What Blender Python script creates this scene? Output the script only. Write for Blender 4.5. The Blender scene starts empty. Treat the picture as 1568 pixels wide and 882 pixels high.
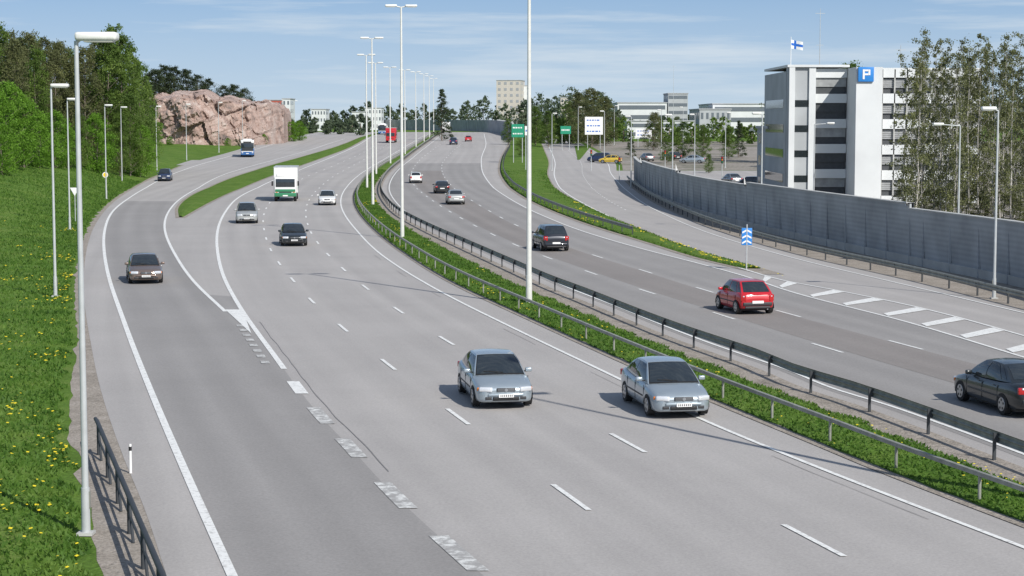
import bpy, math, random
import numpy as np
from mathutils import Vector, Matrix, noise
import bmesh
random.seed(7); RNG=np.random.default_rng(11)
scene=bpy.context.scene
scene.view_settings.view_transform='Standard'
try: scene.view_settings.look='None'
except Exception: pass
scene.view_settings.exposure=0

# ---------------------------------------------------------------- camera survey
F=2888.0; CX=784.0; CY=441.0; CAMH=8.5; PITCH=math.atan(256/2888.0)
BP=[(-4000,0),(240,0),(300,0.6),(360,1.6),(440,3.0),(520,4.0),(640,4.7),(900,5.0),(9000,5.0)]
def h(y):
    for (a,za),(b,zb) in zip(BP[:-1],BP[1:]):
        if y<=b: return za+(zb-za)*(y-a)/(b-a)
    return BP[-1][1]
def G(px,py):
    u=(px-CX)/F; v=(CY-py)/F
    dz=-math.sin(PITCH)+v*math.cos(PITCH); dy=math.cos(PITCH)+v*math.sin(PITCH)
    lo,hi=1.0,3000.0
    for _ in range(50):
        t=(lo+hi)/2
        if CAMH+dz*t>h(dy*t): lo=t
        else: hi=t
    return (u*lo,dy*lo)
def XY(px,Y):
    return (px-CX)/F*Y

class Curve:
    def __init__(s,pts,world=False):
        w=sorted([p if world else G(*p) for p in pts],key=lambda q:q[1])
        s.x=[p[0] for p in w]; s.y=[p[1] for p in w]
        n=len(w); d=[(s.x[i+1]-s.x[i])/max(1e-6,(s.y[i+1]-s.y[i])) for i in range(n-1)]
        s.m=[d[0]]+[ (d[i-1]*(s.y[i+1]-s.y[i])+d[i]*(s.y[i]-s.y[i-1]))/(s.y[i+1]-s.y[i-1]) for i in range(1,n-1)]+[d[-1]]
    def __call__(s,y):
        if y<=s.y[0]: return s.x[0]+s.m[0]*(y-s.y[0])
        if y>=s.y[-1]: return s.x[-1]+s.m[-1]*(y-s.y[-1])
        lo,hi=0,len(s.y)-1
        while hi-lo>1:
            k=(lo+hi)//2
            if s.y[k]<=y: lo=k
            else: hi=k
        H=s.y[hi]-s.y[lo]; t=(y-s.y[lo])/H
        return ((2*t**3-3*t**2+1)*s.x[lo]+(t**3-2*t*t+t)*H*s.m[lo]+(-2*t**3+3*t*t)*s.x[hi]+(t**3-t*t)*H*s.m[hi])
    def slope(s,y): return (s(y+1.5)-s(y-1.5))/3.0
ROWS=[y for y in range(-60,240,1)]+[y for y in range(240,705,5)]

LE=Curve([(255,882),(225,790),(185,690),(155,600),(138,520),(128,450),(130,400),(143,350),(180,305),(215,283),(255,264),(300,247),(345,235),(390,222),(440,211),(490,202)])
L1=Curve([(355,882),(300,760),(252,650),(215,560),(185,480),(168,430),(160,390),(160,355),(172,325),(200,302),(235,281),(285,259),(335,244),(380,232),(430,218),(480,206)])
RL=Curve([(345,478),(300,435),(268,390),(252,345),(265,315),(300,290),(350,265),(420,245),(480,228),(530,212)])
IL0=Curve([(274,333),(273,320),(290,302),(330,283),(400,258),(460,241),(520,223),(550,211)])
IR0=Curve([(278,334),(325,308),(360,292),(420,268),(490,243),(530,228),(560,212)])
ML=Curve([(1000,1100),(735,878),(605,760),(538,688),(490,637),(455,594),(435,566),(370,475),(345,430),(333,385),(334,350),(345,325),(365,303),(400,285),(450,264),(510,240),(545,224),(570,209)])
LA=Curve([(870,760),(697,636),(592,557),(523,501),(477,461),(448,429),(427,403),(413,380),(405,355),(403,335),(410,315),(430,295),(465,273),(520,250),(560,232),(590,214)])
LB=Curve([(1240,826),(955,676),(800,588),(683,522),(612,477),(560,441),(525,412),(500,388),(480,363),(470,340),(469,318),(480,297),(508,272),(560,243),(600,218)])
LC=Curve([(1568,840),(1400,775),(1230,708),(1090,650),(950,582),(800,510),(680,450),(590,395),(545,352),(523,318),(527,292),(550,268),(595,240),(625,222),(645,210)])
M1=Curve([(1568,810),(1450,765),(1340,722),(1240,680),(1100,622),(950,556),(800,487),(700,440),(610,385),(562,345),(540,312),(545,287),(570,262),(615,235),(642,218),(657,208)])
M2=Curve([(1568,718),(1408,656),(1315,622),(1233,596),(1165,567),(1103,545),(1048,525),(1000,506),(905,466),(850,444),(800,421),(720,384),(660,356),(615,331),(592,308),(585,290),(597,265),(627,240),(655,219),(672,207)])
LD=Curve([(1445,587),(1238,525),(1085,477),(975,442),(890,413),(820,388),(745,355),(690,325),(652,300),(632,280),(630,265),(641,247),(665,228),(690,212)])
LEE=Curve([(1568,577),(1356,521),(1185,475),(1080,445),(985,415),(905,390),(850,371),(790,345),(740,318),(700,292),(680,270),(677,252),(690,235),(707,220),(716,209)])
LF=Curve([(1568,548),(1400,497),(1210,447),(1145,425),(1070,404),(1000,386),(900,357),(830,330),(770,298),(742,270),(737,245),(744,222),(742,209)])
K1=Curve([(1620,530),(1568,515),(1400,470),(1280,445),(1200,430),(1150,416),(1085,392),(990,356),(905,318),(862,292),(849,270),(850,250),(843,230),(835,215)])
K2=Curve([(1568,480),(1400,440),(1240,402),(1100,362),(1010,325),(955,288),(935,265),(930,250),(900,232),(870,215)])
RE=Curve([(1700,508),(1568,475),(1400,432),(1240,395),(1100,354),(1015,318),(962,283),(945,264),(942,250),(912,232),(880,215)])
I1=Curve([(1140,412),(1080,398),(1000,374),(900,343),(835,318),(788,292),(768,268),(768,245),(778,225),(785,212)])
I2=Curve([(1165,412),(1080,388),(985,353),(900,317),(852,290),(838,268),(840,250),(833,230),(825,213)])
NW=Curve([(1760,490),(1568,440),(1400,405),(1260,375),(1100,337),(1000,300),(975,280),(968,265)])

# ---------------------------------------------------------------- materials
MATS={}
def nmat(name):
    m=bpy.data.materials.new(name); m.use_nodes=True
    nt=m.node_tree; b=nt.nodes['Principled BSDF']; MATS[name]=m
    return m,nt,b
def pmat(name,col,rough=0.6,metal=0.0,coat=0.0,var=0.12,scale=3.0,spec=0.5):
    m,nt,b=nmat(name)
    b.inputs['Roughness'].default_value=rough; b.inputs['Metallic'].default_value=metal
    b.inputs['Specular IOR Level'].default_value=spec
    b.inputs['Coat Weight'].default_value=coat; b.inputs['Coat Roughness'].default_value=0.08
    tc=nt.nodes.new('ShaderNodeTexCoord'); nz=nt.nodes.new('ShaderNodeTexNoise')
    nz.inputs['Scale'].default_value=scale; nz.inputs['Detail'].default_value=4
    cr=nt.nodes.new('ShaderNodeValToRGB')
    cr.color_ramp.elements[0].position=0.3; cr.color_ramp.elements[1].position=0.7
    cr.color_ramp.elements[0].color=(*[c*(1-var) for c in col],1); cr.color_ramp.elements[1].color=(*[min(1,c*(1+var)) for c in col],1)
    nt.links.new(tc.outputs['Object'],nz.inputs['Vector']); nt.links.new(nz.outputs['Fac'],cr.inputs['Fac']); nt.links.new(cr.outputs['Color'],b.inputs['Base Color'])
    return m
def leafmat(name,c1,c2,c3,scale=0.6,tl=0.45):
    m,nt,b=nmat(name)
    b.inputs['Roughness'].default_value=0.6; b.inputs['Specular IOR Level'].default_value=0.25
    tc=nt.nodes.new('ShaderNodeNewGeometry'); nz=nt.nodes.new('ShaderNodeTexNoise'); nz.inputs['Scale'].default_value=scale; nz.inputs['Detail'].default_value=6
    cr=nt.nodes.new('ShaderNodeValToRGB'); e=cr.color_ramp.elements
    e[0].position=0.32; e[0].color=(*c1,1); e[1].position=0.7; e[1].color=(*c3,1); k=e.new(0.5); k.color=(*c2,1)
    nt.links.new(tc.outputs['Position'],nz.inputs['Vector']); nt.links.new(nz.outputs['Fac'],cr.inputs['Fac']); nt.links.new(cr.outputs['Color'],b.inputs['Base Color'])
    tr=nt.nodes.new('ShaderNodeBsdfTranslucent'); nt.links.new(cr.outputs['Color'],tr.inputs['Color'])
    mx=nt.nodes.new('ShaderNodeMixShader'); mx.inputs[0].default_value=tl
    out=nt.nodes['Material Output']
    nt.links.new(b.outputs[0],mx.inputs[1]); nt.links.new(tr.outputs[0],mx.inputs[2]); nt.links.new(mx.outputs[0],out.inputs['Surface'])
    return m
def asphalt(name,c1,c2,track=0.1):
    m,nt,b=nmat(name); L=nt.links.new; N=nt.nodes.new
    b.inputs['Roughness'].default_value=0.85; b.inputs['Specular IOR Level'].default_value=0.3
    uv=N('ShaderNodeUVMap'); uv.uv_map='UVMap'
    mp=N('ShaderNodeMapping'); mp.inputs['Scale'].default_value=(0.7,0.015,1); L(uv.outputs[0],mp.inputs[0])
    n1=N('ShaderNodeTexNoise'); n1.inputs['Scale'].default_value=1.0; n1.inputs['Detail'].default_value=4; n1.inputs['Roughness'].default_value=0.55; L(mp.outputs[0],n1.inputs['Vector'])
    cr=N('ShaderNodeValToRGB'); cr.color_ramp.elements[0].position=0.28; cr.color_ramp.elements[1].position=0.75
    cr.color_ramp.elements[0].color=(*c1,1); cr.color_ramp.elements[1].color=(*c2,1); L(n1.outputs['Fac'],cr.inputs['Fac'])
    geo=N('ShaderNodeNewGeometry')
    n2=N('ShaderNodeTexNoise'); n2.inputs['Scale'].default_value=14; n2.inputs['Detail'].default_value=4; n2.inputs['Roughness'].default_value=0.8; L(geo.outputs['Position'],n2.inputs['Vector'])
    n3=N('ShaderNodeTexNoise'); n3.inputs['Scale'].default_value=0.12; n3.inputs['Detail'].default_value=7; n3.inputs['Roughness'].default_value=0.65; L(geo.outputs['Position'],n3.inputs['Vector'])
    def mapr(src,a,b_,c,d):
        r=N('ShaderNodeMapRange'); r.inputs[1].default_value=a; r.inputs[2].default_value=b_; r.inputs[3].default_value=c; r.inputs[4].default_value=d; L(src,r.inputs[0]); return r.outputs[0]
    def mul(a,b_):
        k=N('ShaderNodeMath'); k.operation='MULTIPLY'; L(a,k.inputs[0]); L(b_,k.inputs[1]); return k.outputs[0]
    sp=N('ShaderNodeSeparateXYZ'); L(uv.outputs[0],sp.inputs[0])
    k=N('ShaderNodeMath'); k.operation='MULTIPLY'; k.inputs[1].default_value=2*math.pi/1.72; L(sp.outputs[0],k.inputs[0])
    s=N('ShaderNodeMath'); s.operation='COSINE'; L(k.outputs[0],s.inputs[0])
    f=mul(mul(mapr(n2.outputs['Fac'],0.25,0.75,0.82,1.18),mapr(n3.outputs['Fac'],0.3,0.7,0.94,1.06)),mapr(s.outputs[0],-1,1,1-track,1+track*0.5))
    vm=N('ShaderNodeVectorMath'); vm.operation='SCALE'; L(cr.outputs['Color'],vm.inputs[0]); L(f,vm.inputs['Scale'])
    L(vm.outputs[0],b.inputs['Base Color'])
    bp=N('ShaderNodeBump'); bp.inputs['Strength'].default_value=0.25; bp.inputs['Distance'].default_value=0.02; L(n2.outputs['Fac'],bp.inputs['Height']); L(bp.outputs[0],b.inputs['Normal'])
    return m
asphalt('asphalt',(0.345,0.327,0.312),(0.405,0.384,0.364),0.03)
asphalt('asphalt_worn',(0.265,0.253,0.242),(0.305,0.291,0.278),0.05)
asphalt('asphalt_brown',(0.23,0.21,0.196),(0.27,0.248,0.231),0.05)
def groundmat(name,cols,s1,s2):
    m,nt,b=nmat(name); L=nt.links.new; N=nt.nodes.new
    b.inputs['Roughness'].default_value=0.95; b.inputs['Specular IOR Level'].default_value=0.1
    geo=N('ShaderNodeNewGeometry'); n1=N('ShaderNodeTexNoise'); n1.inputs['Scale'].default_value=s1; n1.inputs['Detail'].default_value=8; n1.inputs['Roughness'].default_value=0.7
    n2=N('ShaderNodeTexNoise'); n2.inputs['Scale'].default_value=s2; n2.inputs['Detail'].default_value=4
    L(geo.outputs['Position'],n1.inputs['Vector']); L(geo.outputs['Position'],n2.inputs['Vector'])
    cr=N('ShaderNodeValToRGB'); e=cr.color_ramp.elements; e[0].position=0.3; e[1].position=0.72
    e[0].color=(*cols[0],1); e[1].color=(*cols[2],1); k=e.new(0.5); k.color=(*cols[1],1)
    L(n1.outputs['Fac'],cr.inputs['Fac'])
    r=N('ShaderNodeMapRange'); r.inputs[1].default_value=0.3; r.inputs[2].default_value=0.7; r.inputs[3].default_value=0.7; r.inputs[4].default_value=1.3; L(n2.outputs['Fac'],r.inputs[0])
    vm=N('ShaderNodeVectorMath'); vm.operation='SCALE'; L(cr.outputs['Color'],vm.inputs[0]); L(r.outputs[0],vm.inputs['Scale']); L(vm.outputs[0],b.inputs['Base Color'])
    bp=N('ShaderNodeBump'); bp.inputs['Strength'].default_value=0.6; bp.inputs['Distance'].default_value=0.08; L(n2.outputs['Fac'],bp.inputs['Height']); L(bp.outputs[0],b.inputs['Normal'])
    return m
groundmat('grass',((0.065,0.115,0.02),(0.095,0.17,0.027),(0.15,0.20,0.05)),0.35,9)
groundmat('gravel',((0.22,0.195,0.165),(0.31,0.275,0.235),(0.38,0.34,0.30)),0.9,12)
groundmat('yard',((0.13,0.14,0.09),(0.27,0.245,0.215),(0.34,0.315,0.285)),0.05,2)
leafmat('blade',(0.06,0.13,0.02),(0.10,0.20,0.03),(0.17,0.27,0.05),0.5)
leafmat('leaf_spring',(0.08,0.135,0.028),(0.125,0.2,0.04),(0.185,0.265,0.055),0.35)
leafmat('leaf_bright',(0.10,0.21,0.02),(0.15,0.30,0.03),(0.21,0.38,0.05),0.35)
leafmat('leaf_olive',(0.095,0.11,0.045),(0.145,0.16,0.065),(0.2,0.215,0.085),0.5)
leafmat('leaf_birch',(0.12,0.13,0.06),(0.17,0.185,0.08),(0.225,0.24,0.10),0.5,.4)
leafmat('leaf_pine',(0.04,0.06,0.03),(0.06,0.085,0.04),(0.09,0.12,0.055),0.5)
leafmat('leaf_far_hazed',(0.085,0.12,0.075),(0.12,0.16,0.095),(0.17,0.21,0.12),0.12)  # distance haze painted into the leaf colour: paler, bluer green
pmat('bark',(0.18,0.15,0.12),0.9); pmat('bark_birch',(0.38,0.36,0.33),0.85,var=0.5,scale=4)
pmat('dandelion',(0.75,0.6,0.02),0.7)
pmat('galv',(0.5,0.52,0.52),0.45,0.2,var=0.08); pmat('pole_white',(0.68,0.68,0.64),0.45,0.1,var=0.06)
pmat('rail',(0.27,0.275,0.24),0.6,0.15,var=0.25); pmat('rail_dark',(0.05,0.055,0.06),0.6,0.2)
pmat('lamp_head',(0.78,0.78,0.74),0.35); pmat('lens',(0.6,0.6,0.55),0.2)
pmat('white',(0.78,0.78,0.76),0.5,var=0.04); pmat('plate',(0.8,0.8,0.78),0.5,var=0.02)
pmat('black',(0.012,0.012,0.013),0.6); pmat('tire',(0.02,0.02,0.02),0.85); pmat('trim',(0.035,0.035,0.038),0.5)
pmat('rim',(0.45,0.46,0.47),0.3,0.8); pmat('glass',(0.022,0.028,0.032),0.05,0.0,spec=1.0); pmat('headlight',(0.75,0.77,0.79),0.12,0.3,coat=1)
pmat('tail',(0.45,0.01,0.01),0.2,coat=1); pmat('amber',(0.7,0.2,0.02),0.3)
pmat('crack',(0.27,0.256,0.245),0.8)
for n,c,mt in [('paint_silver',(0.37,0.43,0.47),0.45),('paint_silver_warm',(0.47,0.48,0.46),0.45),('paint_brown',(0.2,0.15,0.125),0.45),('paint_dark',(0.02,0.025,0.028),0.3),('paint_blue',(0.02,0.035,0.09),0.3),('paint_charcoal',(0.022,0.026,0.036),0.3),('paint_white',(0.76,0.76,0.74),0.0),('paint_red',(0.5,0.012,0.02),0.1),('paint_green',(0.03,0.2,0.09),0.0),('paint_busblue',(0.03,0.12,0.32),0.0),('paint_yellow',(0.6,0.42,0.05),0.0),('paint_grey',(0.2,0.21,0.22),0.4)]:
    pmat(n,c,0.32,mt,coat=0.8,var=0.03)
pmat('sign_green',(0.02,0.26,0.15),0.4); pmat('sign_blue',(0.02,0.13,0.5),0.4,var=0.04)
pmat('sign_blue_light',(0.03,0.22,0.6),0.4,var=0.04); pmat('sign_yellow',(0.8,0.55,0.02),0.5)
pmat('concrete',(0.46,0.46,0.44),0.8,var=0.15,scale=0.6); pmat('wall_white',(0.64,0.66,0.66),0.7,var=0.07,scale=0.3)
pmat('wall_grey',(0.38,0.40,0.41),0.7,var=0.12,scale=0.3); pmat('wall_beige',(0.55,0.51,0.45),0.8); pmat('wall_red',(0.42,0.10,0.07),0.8)
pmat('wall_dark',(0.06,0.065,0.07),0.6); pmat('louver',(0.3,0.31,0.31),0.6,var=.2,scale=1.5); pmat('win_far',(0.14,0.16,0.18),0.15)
pmat('win_pale',(0.34,0.35,0.36),0.3); pmat('roof_far',(0.37,0.38,0.39),0.7)
m,nt,b=nmat('noise_panel'); b.inputs['Roughness'].default_value=0.8; b.inputs['Specular IOR Level'].default_value=.2
geo=nt.nodes.new('ShaderNodeNewGeometry'); wv=nt.nodes.new('ShaderNodeTexWave'); wv.wave_type='BANDS'; wv.bands_direction='Z'; wv.inputs['Scale'].default_value=1.1; wv.inputs['Distortion'].default_value=0.1
cr=nt.nodes.new('ShaderNodeValToRGB'); cr.color_ramp.elements[0].color=(0.32,0.335,0.345,1); cr.color_ramp.elements[1].color=(0.37,0.385,0.395,1)
nt.links.new(geo.outputs['Position'],wv.inputs['Vector']); nt.links.new(wv.outputs['Fac'],cr.inputs['Fac'])
nz=nt.nodes.new('ShaderNodeTexNoise'); nz.inputs['Scale'].default_value=0.4; nz.inputs['Detail'].default_value=6; nt.links.new(geo.outputs['Position'],nz.inputs['Vector'])
r=nt.nodes.new('ShaderNodeMapRange'); r.inputs[1].default_value=0.3; r.inputs[2].default_value=0.7; r.inputs[3].default_value=0.8; r.inputs[4].default_value=1.2; nt.links.new(nz.outputs['Fac'],r.inputs[0])
vm=nt.nodes.new('ShaderNodeVectorMath'); vm.operation='SCALE'; nt.links.new(cr.outputs['Color'],vm.inputs[0]); nt.links.new(r.outputs[0],vm.inputs['Scale']); nt.links.new(vm.outputs[0],b.inputs['Base Color'])
def paintmat(name,sc,p0,p1,c0,c1):
    m,nt,b=nmat(name); b.inputs['Roughness'].default_value=0.72
    geo=nt.nodes.new('ShaderNodeNewGeometry'); nz=nt.nodes.new('ShaderNodeTexNoise'); nz.inputs['Scale'].default_value=sc; nz.inputs['Detail'].default_value=6; nz.inputs['Roughness'].default_value=0.75
    cr=nt.nodes.new('ShaderNodeValToRGB'); cr.color_ramp.elements[0].position=p0; cr.color_ramp.elements[1].position=p1
    cr.color_ramp.elements[0].color=(*c0,1); cr.color_ramp.elements[1].color=(*c1,1)
    nt.links.new(geo.outputs['Position'],nz.inputs['Vector']); nt.links.new(nz.outputs['Fac'],cr.inputs['Fac']); nt.links.new(cr.outputs['Color'],b.inputs['Base Color'])
paintmat('road_paint',7,.34,.5,(0.45,0.44,0.42),(0.76,0.76,0.73))
paintmat('road_paint_worn',3.5,.46,.6,(0.33,0.32,0.305),(0.66,0.66,0.63))
# rock
m,nt,b=nmat('rock'); b.inputs['Roughness'].default_value=0.9
geo=nt.nodes.new('ShaderNodeNewGeometry'); nz=nt.nodes.new('ShaderNodeTexNoise'); nz.inputs['Scale'].default_value=0.28; nz.inputs['Detail'].default_value=10; nz.inputs['Roughness'].default_value=0.8
cr=nt.nodes.new('ShaderNodeValToRGB'); e=cr.color_ramp.elements; e[0].position=0.36; e[0].color=(0.15,0.125,0.11,1); e[1].position=0.64; e[1].color=(0.55,0.47,0.42,1); k=e.new(0.48); k.color=(0.42,0.295,0.245,1)
nt.links.new(geo.outputs['Position'],nz.inputs['Vector']); nt.links.new(nz.outputs['Fac'],cr.inputs['Fac']); nt.links.new(cr.outputs['Color'],b.inputs['Base Color'])
bp=nt.nodes.new('ShaderNodeBump'); bp.inputs['Distance'].default_value=0.8; nt.links.new(nz.outputs['Fac'],bp.inputs['Height']); nt.links.new(bp.outputs[0],b.inputs['Normal'])

# ---------------------------------------------------------------- mesh builder
class MB:
    def __init__(s): s.v=[]; s.f=[]; s.m=[]; s.s=[]; s.names=[]
    def mi(s,n):
        if n not in s.names: s.names.append(n)
        return s.names.index(n)
    def add(s,vs,fs,mat,smooth=False,M=None):
        o=len(s.v); 
        if M is not None: vs=[tuple(M@Vector(v)) for v in vs]
        s.v+=[tuple(v) for v in vs]; k=s.mi(mat)
        for f in fs: s.f.append([i+o for i in f]); s.m.append(k); s.s.append(smooth)
    def box(s,c,d,mat,rz=0,bev=0,M=None,rx=0):
        X,Y,Z=d[0]/2,d[1]/2,d[2]/2
        R=Matrix.Translation(c)@Matrix.Rotation(rz,4,'Z')@Matrix.Rotation(rx,4,'X')
        if M is not None: R=M@R
        if bev<=0:
            vs=[(x,y,z) for z in(-Z,Z) for y in(-Y,Y) for x in(-X,X)]
            fs=[(0,2,3,1),(4,5,7,6),(0,1,5,4),(2,6,7,3),(0,4,6,2),(1,3,7,5)]
            s.add(vs,fs,mat,False,R)
        else:
            bm=bmesh.new(); bmesh.ops.create_cube(bm,size=1)
            for v in bm.verts: v.co=Vector((v.co.x*d[0],v.co.y*d[1],v.co.z*d[2]))
            bmesh.ops.bevel(bm,geom=bm.edges[:],offset=min(bev,0.49*min(d)),segments=2,affect='EDGES',profile=0.6)
            bm.verts.index_update()
            s.add([v.co[:] for v in bm.verts],[[v.index for v in f.verts] for f in bm.faces],mat,True,R); bm.free()
    def tube(s,p0,p1,r0,r1,n,mat,cap=True,smooth=True,M=None):
        p0=Vector(p0); p1=Vector(p1); a=(p1-p0).normalized(); t=Vector((1,0,0)) if abs(a.x)<0.9 else Vector((0,1,0))
        u=a.cross(t).normalized(); w=a.cross(u)
        vs=[]
        for p,r in((p0,r0),(p1,r1)):
            for i in range(n):
                q=2*math.pi*i/n; vs.append(tuple(p+u*(r*math.cos(q))+w*(r*math.sin(q))))
        fs=[(i,(i+1)%n,n+(i+1)%n,n+i) for i in range(n)]
        s.add(vs,fs,mat,smooth,M)
        if cap: s.add(vs,[tuple(range(n))[::-1],tuple(range(n,2*n))],mat,False,M)
    def grid(s,fn,nu,nv,mat,smooth=True,M=None,u0=0,u1=1,v0=0,v1=1):
        vs=[fn(u0+(u1-u0)*i/nu,v0+(v1-v0)*j/nv) for j in range(nv+1) for i in range(nu+1)]
        fs=[(j*(nu+1)+i,j*(nu+1)+i+1,(j+1)*(nu+1)+i+1,(j+1)*(nu+1)+i) for j in range(nv) for i in range(nu)]
        s.add(vs,fs,mat,smooth,M)
    def mesh(s,name):
        me=bpy.data.meshes.new(name); me.from_pydata(s.v,[],s.f)
        for n in s.names: me.materials.append(MATS[n])
        me.polygons.foreach_set('material_index',s.m); me.polygons.foreach_set('use_smooth',s.s); me.update()
        return me
    def obj(s,name,loc=(0,0,0),rz=0):
        o=bpy.data.objects.new(name,s.mesh(name)); o.location=loc; o.rotation_euler=(0,0,rz); scene.collection.objects.link(o); return o
def inst(name,me,loc,rz=0,sc=(1,1,1)):
    o=bpy.data.objects.new(name,me); o.location=loc; o.rotation_euler=(0,0,rz); o.scale=sc if not isinstance(sc,(int,float)) else (sc,)*3
    scene.collection.objects.link(o); return o

# ---------------------------------------------------------------- ground + ribbons
mb=MB(); ys=[-400,0,240,300,360,440,520,640,900,1500,3000,6000]; xs=[-4000,-1500,-500,-200,0,200,500,1500,4000]
vs=[(x,y,h(y)) for y in ys for x in xs]; n=len(xs)
mb.add(vs,[(j*n+i,j*n+i+1,(j+1)*n+i+1,(j+1)*n+i) for j in range(len(ys)-1) for i in range(n-1)],'grass'); mb.obj('ground')

def ribbon(name,cl,cr_,y0,y1,zo,mat,nc=1,ref=None,prof=None,obj=True):
    ref=ref or LA
    rows=[y0]+[y for y in ROWS if y0<y<y1]+[y1]
    vs=[];uv=[]
    for y in rows:
        a=cl(y); b=cr_(y)
        if b<a: b=a+0.01
        for i in range(nc+1):
            t=i/nc; x=a+(b-a)*t; z=zo+(prof(t) if prof else 0)
            vs.append((x,y,h(y)+z)); uv.append((x-ref(y),y))
    fs=[(j*(nc+1)+i,j*(nc+1)+i+1,(j+1)*(nc+1)+i+1,(j+1)*(nc+1)+i) for j in range(len(rows)-1) for i in range(nc)]
    me=bpy.data.meshes.new(name); me.from_pydata(vs,[],fs); me.materials.append(MATS[mat])
    ul=me.uv_layers.new(name='UVMap')
    li=np.zeros(len(me.loops),dtype=np.int32); me.loops.foreach_get('vertex_index',li)
    ul.data.foreach_set('uv',np.array(uv)[li].ravel()); me.update()
    o=bpy.data.objects.new(name,me); scene.collection.objects.link(o); return o
sh=lambda c,d:(lambda y:c(y)+d)
def sm(t): t=max(0,min(1,t)); return t*t*(3-2*t)
def gedge(y): return 0.45+0.75*(1-sm((y-48)/30))+0.3*noise.noise(Vector((0,y*0.35,0)))+0.2*noise.noise(Vector((3,y*1.3,0)))
ribbon('gravel_shoulder',lambda y:LE(y)-gedge(y),sh(LE,0.3),-60,330,0.006,'gravel')
ribbon('gravel_verge',sh(RE,-0.3),lambda y:NW(y)+1.0,-60,300,0.006,'gravel')
ribbon('motorway_road',LE,lambda y:RE(y),-60,640,0.012,'asphalt',4)
ribbon('ramp_road_surface',sh(L1,-0.05),lambda y:ML(y) if y<92 else RL(y)+0.1,-60,200,0.017,'asphalt_worn',2,ref=L1)
ribbon('outbound_road_surface',sh(M2,0.6),sh(LF,-0.1),-60,330,0.017,'asphalt_worn',2,ref=LD)
ribbon('middle_lane_surface',sh(LD,0.3),sh(LEE,-0.1),-60,300,0.022,'asphalt_brown',2,ref=LD)
ribbon('median_gravel',M1,M2,-60,640,0.03,'gravel')
gm=lambda t:0.12*math.sin(math.pi*t)
ribbon('median_grass',lambda y:M1(y)+0.3+0.15*noise.noise(Vector((0,y*.8,4))),lambda y:M1(y)+(M2(y)-M1(y))*0.68+0.35*noise.noise(Vector((7,y*.5,0))),-60,640,0.036,'grass',6,prof=gm)
yt=G(276,333)[1]
ribbon('ramp_island_gravel',sh(IL0,-0.3),sh(IR0,0.3),yt-1,610,0.028,'gravel')
ribbon('ramp_island_grass',IL0,IR0,yt,610,0.034,'grass',4,prof=gm)
yt2=G(1140,412)[1]
ribbon('exit_island_gravel',sh(I1,-0.4),sh(I2,0.2),yt2-4,560,0.028,'gravel')
ribbon('exit_island_grass',I1,I2,yt2,560,0.034,'grass',4,prof=gm)
ribbon('side_street_road',lambda y:RE(y)-0.5,lambda y:150,262,300,0.016,'asphalt')
ribbon('yard_pavement',lambda y:NW(y)+3,lambda y:160,120,261,0.01,'yard')
ribbon('rear_yard_pavement',lambda y:RE(y)+1,lambda y:170,301,470,0.01,'yard')
ribbon('side_road',lambda y:LE(y)-60,lambda y:LE(y)+0.5,322,345,0.014,'asphalt')
yg=G(900,245)[1]
ribbon('junction_island_grass',lambda y:K1(y)+4.2+(y-yg)*0.02,lambda y:K1(y)+4.6+(y-yg)*0.06,yg,430,0.05,'grass',2)

# left bank
mb=MB(); offs=[-1.4,-4,-8,-14,-30,-140]; zz=[0.0,0.7,2.0,3.3,4.6,6.5]
rows=list(range(110,430,4)); vs=[]
def bankz(off,y):
    k=sm((y-115)/90)*(1-0.85*sm((y-300)/60))
    o=-off; zs=0
    pts=list(zip([-q for q in offs],zz))
    if o<=pts[0][0]: zs=0
    else:
        zs=pts[-1][1]
        for (a,za),(b2,zb) in zip(pts[:-1],pts[1:]):
            if a<=o<=b2: zs=za+(zb-za)*(o-a)/(b2-a); break
    return zs*k
for y in rows:
    for o_ in offs: vs.append((LE(y)+o_,y,h(y)+0.004+bankz(o_,y)+ (0.25*noise.noise(Vector((o_*0.2,y*0.08,0))) if o_<-2 else 0)))
nn=len(offs)
mb.add(vs,[(j*nn+i,(j+1)*nn+i,(j+1)*nn+i+1,j*nn+i+1) for j in range(len(rows)-1) for i in range(nn-1)],'grass',True); mb.obj('grass_bank')

# ---------------------------------------------------------------- markings
mk=MB()
def strip(c,w,y0,y1,zo=0.03,mat='road_paint',off=0):
    rows=[y0]+[y for y in ROWS if y0+0.05<y<y1-0.05]+[y1]; vs=[]
    for y in rows:
        k=w/2*math.sqrt(1+c.slope(y)**2); x=c(y)+off
        vs+=[(x-k,y,h(y)+zo),(x+k,y,h(y)+zo)]
    mk.add(vs,[(2*j,2*j+1,2*j+3,2*j+2) for j in range(len(rows)-1)],mat)
def dashes(c,w,y0,y1,on,per,mat='road_paint',off=0):
    y=y0
    while y<y1:
        k=1/math.sqrt(1+c.slope(y)**2)
        strip(c,w,y,y+on*k,0.03,mat,off); y+=per*k
strip(L1,0.20,-40,600); strip(RL,0.18,G(345,478)[1],500); strip(ML,0.20,G(435,566)[1],600)
k=12/math.sqrt(1+LA.slope(45)**2)
dashes(LA,0.13,G(902,783)[1]-5*k,560,3,12); dashes(LB,0.13,G(1285,850)[1]-5*k,560,3,12)
strip(LC,0.14,-40,600)
strip(M2,0.13,-40,600,0.03,'road_paint',0.9)
dashes(LD,0.13,G(1262,533)[1]-60,540,3,12); dashes(LEE,0.13,G(1382,528)[1]-60,540,3,12)
strip(LF,0.15,-40,600); strip(K1,0.15,-40,560); strip(K2,0.13,-40,420)
dashes(Curve([( (a[0]+b[0])/2,a[1]) for a,b in [((K1(y),y),(K2(y),y)) for y in range(170,420,15)]],world=True),0.12,180,400,1.5,4)
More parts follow.
